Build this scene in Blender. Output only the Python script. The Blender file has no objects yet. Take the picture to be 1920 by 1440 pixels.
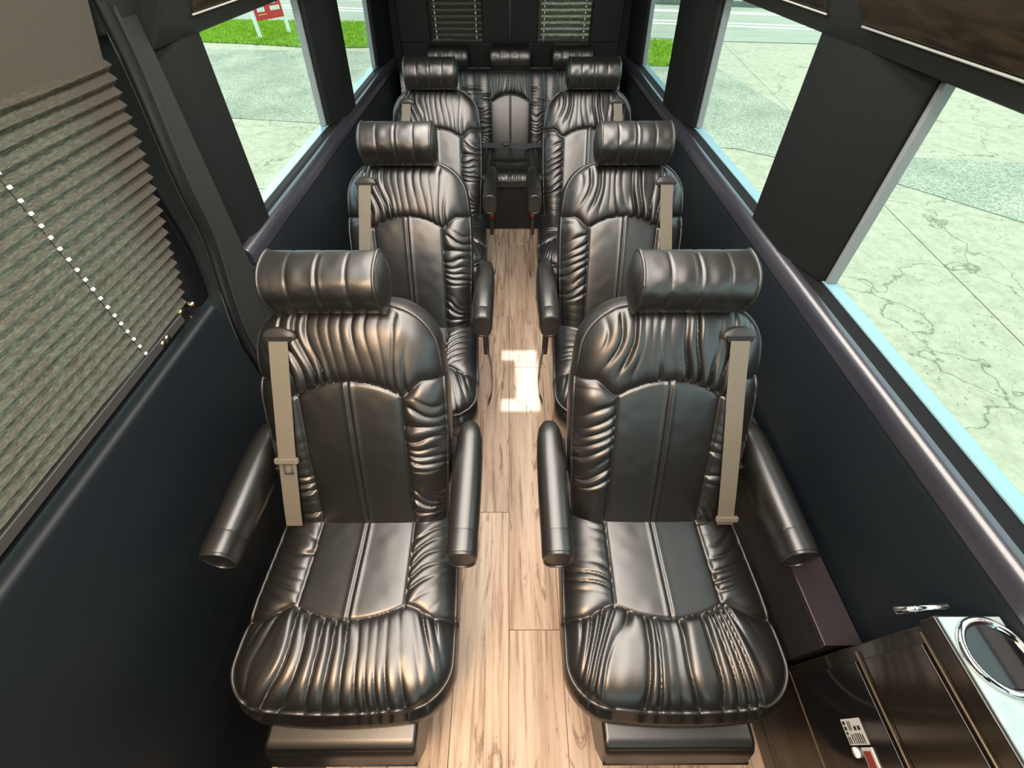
import bpy, math, random
import numpy as np
from mathutils import Vector

random.seed(7)
S = bpy.context.scene
COL = S.collection
PI = math.pi

# ------------------------------------------------------------------ camera
cd = bpy.data.cameras.new('camera'); cam = bpy.data.objects.new('camera', cd); COL.objects.link(cam)
cam.location = (0, 0, 1.68)
cam.rotation_euler = (math.radians(90 - 48.6), 0, math.radians(-0.2))
cd.sensor_width = 36; cd.lens = 790 / 1920 * 36
cd.clip_start = .02; cd.clip_end = 200
S.camera = cam
# ------------------------------------------------------------------ world, sun, lamps, exposure
S.view_settings.view_transform = 'Standard'; S.view_settings.look = 'None'
S.view_settings.gamma = 1; S.view_settings.use_curve_mapping = False
S.view_settings.exposure = 0.0
w = bpy.data.worlds.new('sky'); S.world = w; w.use_nodes = True
bg = w.node_tree.nodes['Background']
bg.inputs[0].default_value = (.66, .87, 1.0, 1); bg.inputs[1].default_value = 2.0
sd = bpy.data.lights.new('sun', 'SUN'); sun = bpy.data.objects.new('sun', sd); COL.objects.link(sun)
sd.energy = 8.0; sd.angle = math.radians(.6); sd.color = (1, .96, .86)
sun.rotation_euler = Vector((.12, -.55, -.83)).to_track_quat('-Z', 'Y').to_euler()
def area(name, loc, sx, sy, power, col, rot=(0, 0, 0)):
    d = bpy.data.lights.new(name, 'AREA'); d.shape = 'RECTANGLE'; d.size = sx; d.size_y = sy
    d.energy = power; d.color = col
    o = bpy.data.objects.new(name, d); COL.objects.link(o); o.location = loc; o.rotation_euler = rot
    return o
for sx in (-.40, .40): area('ceiling_lamp_strip', (sx, .95, 1.86), .12, 2.8, 25, (1, .92, .83))     # warm LED strips along both sides of the ceiling
area('aisle_fill_strip', (0, .95, 1.86), .30, 2.6, 36, (1, .91, .81))          # wide unseen strip, added to brighten the aisle floor
area('front_warm_fill', (-.45, -.45, 1.84), .5, .5, 34, (1, .66, .38))               # unseen warm lamp, added to turn the left seats browner

# ------------------------------------------------------------------ helpers
def link(o, parent=None):
    COL.objects.link(o)
    if parent is not None: o.parent = parent
    return o
class MB:
    def __init__(s): s.v = []; s.f = []
    def add(s, v, f):
        n = len(s.v); s.v += [tuple(map(float, p)) for p in v]; s.f += [tuple(i + n for i in q) for q in f]; return s
    def box(s, x0, x1, y0, y1, z0, z1):
        v = [(x, y, z) for x in (x0, x1) for y in (y0, y1) for z in (z0, z1)]
        return s.add(v, [(0, 1, 3, 2), (4, 6, 7, 5), (0, 4, 5, 1), (2, 3, 7, 6), (0, 2, 6, 4), (1, 5, 7, 3)])
    def prism(s, pts, y0, y1, axis='y'):
        """closed polygon pts (x,z) swept along y; or (x,y) along z; or (y,z) along x"""
        n = len(pts)
        def P(a, b, t): return {'y': (a, t, b), 'z': (a, b, t), 'x': (t, a, b)}[axis]
        v = [P(a, b, y0) for a, b in pts] + [P(a, b, y1) for a, b in pts]
        f = [(i, (i + 1) % n, n + (i + 1) % n, n + i) for i in range(n)]
        return s.add(v, f + [tuple(range(n))[::-1], tuple(range(n, 2 * n))])
    def loft(s, rings, cap=True):
        n = len(rings[0]); v = [p for r in rings for p in r]; f = []
        for k in range(len(rings) - 1):
            for i in range(n):
                j = (i + 1) % n
                f.append((k * n + i, k * n + j, (k + 1) * n + j, (k + 1) * n + i))
        if cap:
            f.append(tuple(range(n))[::-1]); f.append(tuple(range((len(rings) - 1) * n, len(rings) * n)))
        return s.add(v, f)
    def tube(s, path, r, n=8, closed=False):
        P = [Vector(p) for p in path]; m = len(P); rings = []
        up = None
        for i, p in enumerate(P):
            a = P[(i - 1) % m] if (closed or i) else p
            b = P[(i + 1) % m] if (closed or i < m - 1) else p
            t = (b - a).normalized()
            if up is None: up = Vector((0, 0, 1)) if abs(t.z) < .9 else Vector((1, 0, 0))
            sd_ = t.cross(up); 
            if sd_.length < 1e-6: sd_ = t.cross(Vector((1, 0, 0)))
            sd_.normalize(); up = sd_.cross(t).normalized()
            rr = r[i] if isinstance(r, (list, tuple)) else r
            rings.append([p + (sd_ * math.cos(k * 2 * PI / n) + up * math.sin(k * 2 * PI / n)) * rr for k in range(n)])
        if closed: rings.append(rings[0])
        return s.loft(rings, cap=not closed)
    def build(s, name, m, parent=None, smooth=False, bevel=0, seg=2):
        me = bpy.data.meshes.new(name); me.from_pydata(s.v, [], s.f); me.validate()
        import bmesh
        b = bmesh.new(); b.from_mesh(me); bmesh.ops.recalc_face_normals(b, faces=b.faces[:]); b.to_mesh(me); b.free()
        me.materials.append(m)
        o = bpy.data.objects.new(name, me); link(o, parent)
        if smooth: 
            me.shade_smooth()
        if bevel:
            md = o.modifiers.new('bevel', 'BEVEL'); md.width = bevel; md.segments = seg; md.limit_method = 'ANGLE'
            if not smooth: me.shade_smooth()
            md.harden_normals = True
        return o
def tag(o, label=None, cat=None, group=None, kind=None):
    if label: o['label'] = label
    if cat: o['category'] = cat
    if group: o['group'] = group
    if kind: o['kind'] = kind
    return o
def empty(name, loc=(0, 0, 0), rz=0):
    o = bpy.data.objects.new(name, None); o.empty_display_size = .1; o.location = loc; o.rotation_euler = (0, 0, rz); return link(o)
def copy_tree(o, parent=None):
    c = o.copy(); link(c)
    if parent is not None: c.parent = parent
    for ch in list(o.children): copy_tree(ch, c)
    return c
def struct(o, label=None): return tag(o, label, kind='structure')

# value noise
_rng = np.random.RandomState(3); _T = _rng.rand(256, 256)
def vn(x, y, seed=0):
    x = np.asarray(x, float) + seed * 17.31; y = np.asarray(y, float) + seed * 7.77
    xi = np.floor(x).astype(int); yi = np.floor(y).astype(int); fx = x - xi; fy = y - yi
    fx = fx * fx * (3 - 2 * fx); fy = fy * fy * (3 - 2 * fy)
    g = lambda a, b: _T[a % 256, b % 256]
    return (g(xi, yi) * (1 - fx) + g(xi + 1, yi) * fx) * (1 - fy) + (g(xi, yi + 1) * (1 - fx) + g(xi + 1, yi + 1) * fx) * fy

# ------------------------------------------------------------------ materials
def mat(name, col=(.5, .5, .5), rough=.5, metal=0, spec=.5, coat=0, fn=None, ior=1.5):
    m = bpy.data.materials.new(name); m.use_nodes = True
    nt = m.node_tree; b = nt.nodes['Principled BSDF']
    b.inputs['Base Color'].default_value = (*col, 1); b.inputs['Roughness'].default_value = rough
    b.inputs['Metallic'].default_value = metal; b.inputs['IOR'].default_value = ior; b.inputs['Specular IOR Level'].default_value = spec
    b.inputs['Coat Weight'].default_value = coat; b.inputs['Coat Roughness'].default_value = .08
    if fn: fn(nt, b)
    return m
def N(nt, t, **kw):
    n = nt.nodes.new(t)
    for k, v in kw.items():
        if k.startswith('_'): setattr(n, k[1:], v)
        else: n.inputs[k.replace('__', ' ')].default_value = v
    return n
def coords(nt, scale=(1, 1, 1), kind='Object'):
    tc = N(nt, 'ShaderNodeTexCoord'); mp = N(nt, 'ShaderNodeMapping'); mp.inputs['Scale'].default_value = scale
    nt.links.new(tc.outputs[kind], mp.inputs[0]); return mp.outputs[0]
def ramp(nt, fac, stops):
    r = N(nt, 'ShaderNodeValToRGB'); e = r.color_ramp.elements
    while len(e) < len(stops): e.new(.5)
    for i, (p, c) in enumerate(stops): e[i].position = p; e[i].color = (*c, 1) if len(c) == 3 else c
    nt.links.new(fac, r.inputs[0]); return r.outputs[0]
def bump(nt, b, h, strength, dist=.002):
    n = N(nt, 'ShaderNodeBump', Strength=strength, Distance=dist); nt.links.new(h, n.inputs['Height']); nt.links.new(n.outputs[0], b.inputs['Normal'])
def grain(scale, strength, dist=.001):
    def f(nt, b):
        n = N(nt, 'ShaderNodeTexNoise', Scale=scale, Detail=3.0); nt.links.new(coords(nt), n.inputs['Vector']); bump(nt, b, n.outputs[0], strength, dist)
    return f
M = {}
M['leather'] = mat('black_leather', (.0075, .007, .0065), .37, spec=.5, ior=1.85, fn=grain(260, .25, .0006))
M['leather_trim'] = mat('leather_piping', (.014, .014, .014), .36, ior=1.7)
M['shell'] = mat('seat_shell', (.012, .012, .013), .5)
M['vinyl'] = mat('wall_vinyl', (.0055, .0085, .0115), .48, spec=.25, fn=grain(500, .15, .0004))
M['pillar'] = mat('pillar_vinyl', (.007, .0085, .0085), .55, spec=.25, fn=grain(600, .15, .0004))
M['grey_trim'] = mat('grey_moulding', (.020, .022, .021), .55, spec=.3)
M['headliner'] = mat('headliner_fabric', (.075, .071, .060), .9, spec=.1, fn=grain(700, .3, .0006))
M['rubber'] = mat('black_rubber', (.008, .008, .009), .35)
M['gloss_black'] = mat('gloss_black', (.006, .006, .007), .12, coat=.4)
M['plastic'] = mat('black_plastic', (.035, .034, .033), .40)
M['dark'] = mat('dark_slot', (.003, .003, .003), .7)
M['chrome'] = mat('chrome', (.8, .8, .82), .08, metal=1)
M['silver'] = mat('brushed_silver', (.45, .47, .50), .38, metal=.6)
M['frame'] = mat('grey_window_frame', (.20, .225, .235), .4)
M['sill'] = mat('sky_tinted_sill', (.20, .36, .42), .4)  # silvery sill with the sky's cyan light put into its base colour
M['red'] = mat('red_button', (.60, .015, .012), .35)
M['white'] = mat('white_paint', (.85, .87, .85), .5)
M['bead'] = mat('grey_bead', (.30, .31, .28), .4)
M['brass'] = mat('warm_brass', (.75, .5, .28), .18, metal=1)
def f_web(nt, b):
    v = coords(nt); wv = N(nt, 'ShaderNodeTexWave', Scale=70.0, Distortion=.0); wv.bands_direction = 'X'
    nt.links.new(v, wv.inputs['Vector'])
    nt.links.new(ramp(nt, wv.outputs['Fac'], [(0, (.125, .11, .085)), (1, (.165, .148, .115))]), b.inputs['Base Color'])
    bump(nt, b, wv.outputs['Fac'], .25, .001)
M['web'] = mat('tan_webbing', rough=.6, fn=f_web)
M['web_dark'] = mat('black_webbing', (.07, .075, .08), .6)
def f_wood(nt, b):
    tc = N(nt, 'ShaderNodeTexCoord'); oi = N(nt, 'ShaderNodeObjectInfo')
    sc = N(nt, 'ShaderNodeVectorMath', _operation='SCALE'); cmb = N(nt, 'ShaderNodeCombineXYZ')
    nt.links.new(oi.outputs['Random'], cmb.inputs[0]); nt.links.new(oi.outputs['Random'], cmb.inputs[1]); nt.links.new(oi.outputs['Random'], cmb.inputs[2])
    nt.links.new(cmb.outputs[0], sc.inputs[0]); sc.inputs['Scale'].default_value = 37
    ad = N(nt, 'ShaderNodeVectorMath'); nt.links.new(tc.outputs['Object'], ad.inputs[0]); nt.links.new(sc.outputs[0], ad.inputs[1])
    def mapped(s):
        mp = N(nt, 'ShaderNodeMapping'); mp.inputs['Scale'].default_value = s; nt.links.new(ad.outputs[0], mp.inputs[0]); return mp.outputs[0]
    n1 = N(nt, 'ShaderNodeTexNoise', Scale=1.0, Detail=6.0, Roughness=.65, Distortion=.4); nt.links.new(mapped((55, 2.6, 20)), n1.inputs['Vector'])
    n2 = N(nt, 'ShaderNodeTexNoise', Scale=1.0, Detail=5.0, Roughness=.7, Distortion=1.6); nt.links.new(mapped((17, 3.0, 9)), n2.inputs['Vector'])
    n3 = N(nt, 'ShaderNodeTexNoise', Scale=1.0, Detail=3.0); nt.links.new(mapped((7, .9, 4)), n3.inputs['Vector'])
    c1 = ramp(nt, n3.outputs[0], [(.3, (.40, .315, .245)), (.5, (.53, .44, .355)), (.7, (.61, .53, .455))])
    d1 = ramp(nt, n1.outputs[0], [(.36, (.50, .44, .39)), (.47, (.84, .81, .79)), (.62, (1, 1, 1))])
    d2 = ramp(nt, n2.outputs[0], [(.36, (.50, .42, .37)), (.415, (.95, .92, .90)), (1, (1, 1, 1))])
    m1 = N(nt, 'ShaderNodeMix', _data_type='RGBA', _blend_type='MULTIPLY'); m1.inputs[0].default_value = 1
    nt.links.new(c1, m1.inputs[6]); nt.links.new(d1, m1.inputs[7])
    m2 = N(nt, 'ShaderNodeMix', _data_type='RGBA', _blend_type='MULTIPLY'); m2.inputs[0].default_value = 1
    nt.links.new(m1.outputs[2], m2.inputs[6]); nt.links.new(d2, m2.inputs[7])
    tint = ramp(nt, oi.outputs['Random'], [(0, (.92, .86, .84)), (.5, (1.05, 1.0, .96)), (1, (1.12, 1.08, 1.02))])
    m3 = N(nt, 'ShaderNodeMix', _data_type='RGBA', _blend_type='MULTIPLY'); m3.inputs[0].default_value = 1
    nt.links.new(m2.outputs[2], m3.inputs[6]); nt.links.new(tint, m3.inputs[7])
    nt.links.new(m3.outputs[2], b.inputs['Base Color'])
    bump(nt, b, n1.outputs[0], .12, .001)
M['wood'] = mat('oak_vinyl_plank', rough=.5, spec=.35, fn=f_wood)
def f_conc(nt, b):
    v = coords(nt)
    nz = N(nt, 'ShaderNodeTexNoise', Scale=2.2, Detail=6.0); nt.links.new(v, nz.inputs['Vector'])
    ad = N(nt, 'ShaderNodeVectorMath', _operation='MULTIPLY_ADD'); ad.inputs[1].default_value = (.9, .9, .9)
    nt.links.new(nz.outputs['Color'], ad.inputs[0]); nt.links.new(v, ad.inputs[2])
    vo = N(nt, 'ShaderNodeTexVoronoi', Scale=.75, _feature='DISTANCE_TO_EDGE'); nt.links.new(ad.outputs[0], vo.inputs['Vector'])
    vo2 = N(nt, 'ShaderNodeTexVoronoi', Scale=2.6, _feature='DISTANCE_TO_EDGE'); nt.links.new(ad.outputs[0], vo2.inputs['Vector'])
    mk = N(nt, 'ShaderNodeTexNoise', Scale=.55, Detail=2.0); nt.links.new(v, mk.inputs['Vector'])
    base = N(nt, 'ShaderNodeTexNoise', Scale=9.0, Detail=8.0, Roughness=.7); nt.links.new(v, base.inputs['Vector'])
    sp = N(nt, 'ShaderNodeTexNoise', Scale=26.0, Detail=2.0); nt.links.new(v, sp.inputs['Vector'])
    c = ramp(nt, base.outputs[0], [(.3, (.19, .20, .15)), (.55, (.255, .262, .205)), (.8, (.30, .305, .25))])
    k1 = ramp(nt, vo.outputs['Distance'], [(0, (.42, .47, .40)), (.006, (.72, .76, .68)), (.011, (1, 1, 1))])
    k2 = ramp(nt, vo2.outputs['Distance'], [(0, (.55, .60, .52)), (.010, (1, 1, 1))])
    mk2 = ramp(nt, mk.outputs[0], [(.46, (0, 0, 0)), (.56, (1, 1, 1))])
    s1 = ramp(nt, sp.outputs[0], [(.27, (.45, .5, .42)), (.33, (1, 1, 1))])
    def mul(a, bb, fac=None):
        m = N(nt, 'ShaderNodeMix', _data_type='RGBA', _blend_type='MULTIPLY'); m.inputs[0].default_value = 1
        if fac is not None: nt.links.new(fac, m.inputs[0])
        nt.links.new(a, m.inputs[6]); nt.links.new(bb, m.inputs[7]); return m.outputs[2]
    c = mul(mul(mul(c, k1), k2, mk2), s1)
    nt.links.new(c, b.inputs['Base Color'])
M['concrete'] = mat('cracked_concrete', rough=.9, spec=.2, fn=f_conc)
def f_asph(nt, b):
    v = coords(nt); n = N(nt, 'ShaderNodeTexNoise', Scale=38.0, Detail=5.0, Roughness=.8); nt.links.new(v, n.inputs['Vector'])
    n2 = N(nt, 'ShaderNodeTexNoise', Scale=1.2, Detail=4.0); nt.links.new(v, n2.inputs['Vector'])
    c = ramp(nt, n.outputs[0], [(.36, (.06, .075, .062)), (.48, (.17, .193, .163)), (.62, (.29, .31, .265))])
    t = ramp(nt, n2.outputs[0], [(.35, (.8, .85, .82)), (.7, (1.2, 1.2, 1.15))])
    m = N(nt, 'ShaderNodeMix', _data_type='RGBA', _blend_type='MULTIPLY'); m.inputs[0].default_value = 1
    nt.links.new(c, m.inputs[6]); nt.links.new(t, m.inputs[7]); nt.links.new(m.outputs[2], b.inputs['Base Color'])
M['asphalt'] = mat('worn_asphalt', rough=.95, spec=.2, fn=f_asph)
def f_road(nt, b):
    v = coords(nt, (.6, 6, 1)); n = N(nt, 'ShaderNodeTexNoise', Scale=1.2, Detail=4.0); nt.links.new(v, n.inputs['Vector'])
    nt.links.new(ramp(nt, n.outputs[0], [(.3, (.17, .195, .165)), (.7, (.225, .25, .215))]), b.inputs['Base Color'])
M['road'] = mat('pale_road', rough=.9, spec=.2, fn=f_road)
M['soil'] = mat('verge_soil', (.13, .24, .02), .95)
def f_grass(nt, b):
    v = coords(nt); n = N(nt, 'ShaderNodeTexNoise', Scale=5.0, Detail=3.0); nt.links.new(v, n.inputs['Vector'])
    nt.links.new(ramp(nt, n.outputs[0], [(.3, (.20, .36, .02)), (.7, (.36, .52, .05))]), b.inputs['Base Color'])
M['grass'] = mat('grass_blades', rough=.7, spec=.2, fn=f_grass)
def f_panel(nt, b):
    v = coords(nt, (6, 1.2, 6)); n = N(nt, 'ShaderNodeTexNoise', Scale=5.0, Detail=5.0, Distortion=1.5); nt.links.new(v, n.inputs['Vector'])
    nt.links.new(ramp(nt, n.outputs[0], [(.35, (.018, .013, .009)), (.7, (.045, .034, .022))]), b.inputs['Base Color'])
M['burl'] = mat('dark_burl_panel', rough=.22, spec=.5, fn=f_panel)
M['lacquer'] = mat('dark_brown_lacquer', (.010, .008, .006), .14, coat=.5)
def f_top_reflection(nt, b):
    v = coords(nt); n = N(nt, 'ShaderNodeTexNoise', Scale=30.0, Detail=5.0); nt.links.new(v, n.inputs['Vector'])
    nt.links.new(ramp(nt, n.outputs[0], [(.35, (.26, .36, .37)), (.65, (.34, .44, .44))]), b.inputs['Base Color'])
M['top_reflection'] = mat('countertop_window_reflection', rough=.15, spec=.6, fn=f_top_reflection)  # window reflection on the glossy top, painted as a pale teal base colour
def blind_mat(name, base, lo, hi, tr):
    m = bpy.data.materials.new(name); m.use_nodes = True; nt = m.node_tree; b = nt.nodes['Principled BSDF']
    v = coords(nt, (1, 1, 1)); n = N(nt, 'ShaderNodeTexNoise', Scale=1.0, Detail=5.0, Roughness=.8)
    mp = N(nt, 'ShaderNodeMapping'); mp.inputs['Scale'].default_value = (60, 60, 420); nt.links.new(v, mp.inputs[0]); nt.links.new(mp.outputs[0], n.inputs['Vector'])
    c = ramp(nt, n.outputs[0], [(.37, lo), (.5, tuple((p + q) / 3 for p, q in zip(lo, hi))), (.64, hi)])
    b.inputs['Base Color'].default_value = (*base, 1); b.inputs['Roughness'].default_value = .85; b.inputs['Specular IOR Level'].default_value = .2
    t = N(nt, 'ShaderNodeBsdfTranslucent'); nt.links.new(c, t.inputs[0])
    mx = N(nt, 'ShaderNodeMixShader'); mx.inputs[0].default_value = tr
    nt.links.new(b.outputs[0], mx.inputs[1]); nt.links.new(t.outputs[0], mx.inputs[2]); nt.links.new(mx.outputs[0], nt.nodes['Material Output'].inputs[0])
    return m
M['blind'] = blind_mat('pleated_blind_fabric', (.07, .062, .052), (.04, .04, .03), (.80, .82, .68), .40)
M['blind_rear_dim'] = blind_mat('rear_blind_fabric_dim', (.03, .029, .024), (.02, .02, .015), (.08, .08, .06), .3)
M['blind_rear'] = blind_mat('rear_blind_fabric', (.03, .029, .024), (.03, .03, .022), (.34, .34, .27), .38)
def glass(name, tint):
    m = bpy.data.materials.new(name); m.use_nodes = True; nt = m.node_tree; nt.nodes.remove(nt.nodes['Principled BSDF'])
    t = N(nt, 'ShaderNodeBsdfTransparent'); t.inputs[0].default_value = (*tint, 1)
    g = N(nt, 'ShaderNodeBsdfGlossy', Roughness=.0); lw = N(nt, 'ShaderNodeLayerWeight', Blend=.5)
    pw = N(nt, 'ShaderNodeMath', _operation='POWER'); pw.inputs[1].default_value = 5; nt.links.new(lw.outputs['Facing'], pw.inputs[0])
    fr = N(nt, 'ShaderNodeMath', _operation='MULTIPLY_ADD'); fr.inputs[1].default_value = .5; fr.inputs[2].default_value = .015; nt.links.new(pw.outputs[0], fr.inputs[0])
    mx = N(nt, 'ShaderNodeMixShader'); nt.links.new(fr.outputs[0], mx.inputs[0]); nt.links.new(t.outputs[0], mx.inputs[1]); nt.links.new(g.outputs[0], mx.inputs[2])
    nt.links.new(mx.outputs[0], nt.nodes['Material Output'].inputs[0]); return m
M['glass'] = glass('green_tinted_glass', (.955, 1.0, .945))

# ------------------------------------------------------------------ outside ground
G = -.60
def slab(name, pts, z1, m, z0=None, parent=None):
    return MB().prism(pts, G - .25 if z0 is None else z0, z1, 'z').build(name, m, parent)
gr = MB().box(-40, 40, -25, 45, G - .6, G - .22).build('ground', M['soil']); struct(gr)
xs = [-16, -8.6, -4.35, -.1, 4.17, 8.5, 16]; ys = [-10, -5, 0.4, 5.2, 10.2, 15.4]
for i in range(len(xs) - 1):
    for j in range(len(ys) - 1):
        g = .006; y0, y1 = ys[j] + g, ys[j + 1] - g
        sk = lambda x, y: x + (y - 3.6) * .12 if abs(x - 4.17) < .1 else x
        a, b_ = xs[i] + g, xs[i + 1] - g
        slab('concrete_slab', [(sk(a, y0), y0), (sk(b_, y0), y0), (sk(b_, y1), y1), (sk(a, y1), y1)], G + random.uniform(-.004, .0), M['concrete'], parent=gr)
slab('asphalt_patch', [(-16, 8.6), (-4.6, 7.8), (3.2, 6.45), (4.8, 5.3), (5.6, 4.3), (9, 1.5), (14, -1), (14, 5.4), (6.8, 5.95), (5.4, 6.14), (4.67, 7.9), (4.4, 11.05), (2.9, 11.1), (-3.4, 12.5), (-16, 13.4)], G + .006, M['asphalt'], parent=gr)
VERGE = [(-18, 14.6), (-8, 13.6), (-6.5, 13.35), (-4.8, 12.9), (-3.4, 12.95), (2.9, 11.1), (4.45, 11.1), (4.5, 11.9), (4.07, 13.55), (3.4, 13.85), (-4, 16.2), (-8.3, 16.5), (-18, 18)]
slab('grass_verge_soil', VERGE, G + .02, M['soil'], parent=gr)
slab('road', [(-22, 19), (-8.3, 16.6), (-4, 16.25), (5.1, 13.65), (7.75, 13.3), (22, 11.5), (26, 24), (-22, 28)], G + .01, M['road'], parent=gr)
mb = MB()
for off in (1.7, 2.2, 4.0, 4.3):
    y = lambda x: 16.25 - .235 * (x + 4) + off
    mb.prism([(-20, y(-20)), (22, y(22)), (22, y(22) + .13), (-20, y(-20) + .13)], G + .005, G + .016, 'z')
tag(mb.build('road_marking', M['white'], gr), kind='stuff')
y = lambda x: 16.25 - .235 * (x + 4)
MB().prism([(-20, y(-20) + 5.6), (22, y(22) + 5.6), (22, y(22) + 5.9), (-20, y(-20) + 5.9)], G, G + .16, 'z').build('far_kerb', M['asphalt'], gr)
# grass blades
def inside(x, y, poly):
    c = False; j = len(poly) - 1
    for i in range(len(poly)):
        xi, yi = poly[i]; xj, yj = poly[j]
        if (yi > y) != (yj > y) and x < (xj - xi) * (y - yi) / (yj - yi) + xi: c = not c
        j = i
    return c
vs, fs = [], []
k = 0
while k < 40000:
    x = random.uniform(-11.5, 4.6); yy = random.uniform(11, 17.5)
    if -2.6 < x < 2.0: continue
    if not inside(x, yy, VERGE): continue
    if math.hypot(x + 6.57, yy - 13.99) < .1 or math.hypot(x + 5.94, yy - 14.69) < .1: continue
    a = random.uniform(0, 2 * PI); h = random.uniform(.03, .075); wd = .014; l = random.uniform(-.05, .05); l2 = random.uniform(-.05, .05)
    dx, dy = math.cos(a) * wd, math.sin(a) * wd; n = len(vs)
    vs += [(x - dx, yy - dy, G + .015), (x + dx, yy + dy, G + .015), (x + l, yy + l2, G + .02 + h)]; fs.append((n, n + 1, n + 2)); k += 1
me = bpy.data.meshes.new('verge_grass'); me.from_pydata(vs, [], fs); me.materials.append(M['grass'])
o = link(bpy.data.objects.new('verge_grass', me)); tag(o, 'bright green grass verge growing between the gravelly lot and the road', 'grass', kind='stuff')
# yard sign
ys_ = empty('yard_sign', (-6.20, 14.30, G), math.atan2(.72, .42))
tag(ys_, 'red yard sign on two white posts standing in the grass verge', 'sign')
M['signred'] = mat('sign_red', (.62, .03, .035), .5); M['signyellow'] = mat('sign_yellow', (.8, .42, .08), .5)
for sx in (-.46, .46): MB().box(sx - .035, sx + .035, -.03, .03, -.05, 1.05).build('post', M['white'], ys_)
pan = MB().box(-.42, .42, -.045, -.03, .36, .98).build('sign_board', M['signred'], ys_)
mb = MB()
for gx, n in ((-.33, 3), (.06, 4)):
    for i in range(n): mb.box(gx + i * .075, gx + i * .075 + .062, -.052, -.044, .515, .60)
for gx in (-.33, .05):
    for i in range(4): mb.box(gx + i * .052, gx + i * .052 + .042, -.052, -.044, .645, .695)
tag(mb.build('white_lettering', M['white'], ys_), kind='stuff')
MB().box(-.34, -.08, -.052, -.044, .455, .475).build('yellow_lettering', M['signyellow'], ys_)

# ------------------------------------------------------------------ van shell
fl = MB().box(-.70, .99, -1.6, 4.0, -.12, -.02).build('floor', M['rubber']); struct(fl)
MB().box(-.99, -.70, .98, 4.0, -.12, -.02).build('subfloor', M['rubber'], fl)
pm = {}
for kx in range(-5, 5):
    x0 = -.01 + .18 * kx; x1 = x0 + .18
    x0, x1 = max(x0, -.83), min(x1, .83)
    if x1 - x0 < .03: continue
    off = {0: .33, -1: .765}.get(kx, (kx * .47 + .2) % 1.275)
    e = [off + 1.275 * t for t in range(-3, 5)]
    for a, b_ in zip(e[:-1], e[1:]):
        ylim = -.55 if x0 > -.70 else .98
        a, b_ = max(a, ylim), min(b_, 3.92)
        if b_ - a < .05: continue
        key = (round(x1 - x0, 3), round(b_ - a, 3))
        gx = .0006
        if key not in pm:
            wq, hq = (x1 - x0) / 2 - gx, (b_ - a) / 2 - gx
            mb_ = MB(); c = .0012
            mb_.loft([[(-wq, -hq, -.02), (wq, -hq, -.02), (wq, hq, -.02), (-wq, hq, -.02)], [(-wq, -hq, -c), (wq, -hq, -c), (wq, hq, -c), (-wq, hq, -c)], [(-wq + c, -hq + c, 0), (wq - c, -hq + c, 0), (wq - c, hq - c, 0), (-wq + c, hq - c, 0)]])
            o = mb_.build('floor_plank', M['wood'], fl); pm[key] = o
        else:
            o = link(pm[key].copy(), fl)
        o.location = ((x0 + x1) / 2, (a + b_) / 2, 0)
MB().prism([(-.715, -.03), (-.69, -.03), (-.69, .004), (-.705, .005), (-.715, 0)], -.6, .98).build('step_nosing', M['brass'], fl)
sw = MB().box(-.99, -.70, -1.6, .98, -.36, -.30).box(-.70, -.69, -1.6, .98, -.30, -.12).build('trim_1', M['rubber']); struct(sw)

BELT = [(.815, -.02), (.84, .45), (.855, .868), (.862, .884), (.875, .886), (.875, .925), (.935, .928), (.935, .90), (.970, .90), (.970, -.4), (.815, -.4)]
def mirror(p, m): return [(m * a, b) for a, b in p]
wr = MB().prism(BELT, -1.6, 3.95).build('wall_right', M['vinyl'], smooth=False, bevel=.004, seg=2); struct(wr)
wl = MB().prism(mirror(BELT, -1), 1.22, 3.95).build('wall_left', M['vinyl'], bevel=.004); struct(wl)
CAP = [(.874, .885), (.853, .886), (.852, .915), (.855, .928), (.861, .936), (.870, .941), (.884, .941), (.886, .936), (.876, .926)]
LEDGE = [(.884, .938), (.936, .933), (.936, .927), (.880, .927)]
M['cap'] = mat('belt_cap_vinyl', (.024, .025, .036), .30, ior=2.0)
MB().prism(CAP, -1.6, 3.95).build('belt_cap', M['cap'], wr, bevel=.003)
M['ledge'] = mat('matt_ledge', (.010, .009, .0095), .75, spec=.12)
MB().prism(LEDGE, -1.6, 3.95).build('window_ledge', M['ledge'], wr)
MB().prism(mirror(LEDGE, -1), 1.24, 3.95).build('window_ledge', M['ledge'], wl)
MB().prism(mirror(CAP, -1), 1.24, 3.95).build('belt_cap', M['cap'], wl, bevel=.003)
def pillar(m, y0, y1, parent, name='window_pillar', zt=1.50):
    """leaning body pillar between two windows"""
    c = min(.14, (y1 - y0) * .4)
    sec = [(.928, y0), (.918, y0 + .008), (.872, y0 + c), (.868, y0 + c + .02), (.868, y1 - .012), (.878, y1), (.964, y1), (.964, y0)]
    rings = [[(m * (x - (z - .936) * .066), y, z) for x, y in sec] for z in (.936, zt)]
    return MB().loft(rings).build(name, M['pillar'], parent, bevel=.004, seg=2)
for y0, y1 in ((1.06, 1.46), (2.38, 2.80), (3.68, 3.95), (-1.6, -1.3)): pillar(1, y0, y1, wr)
for y0, y1 in ((1.24, 1.47), (2.42, 2.76), (3.62, 3.95)): pillar(-1, y0, y1, wl)
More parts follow.
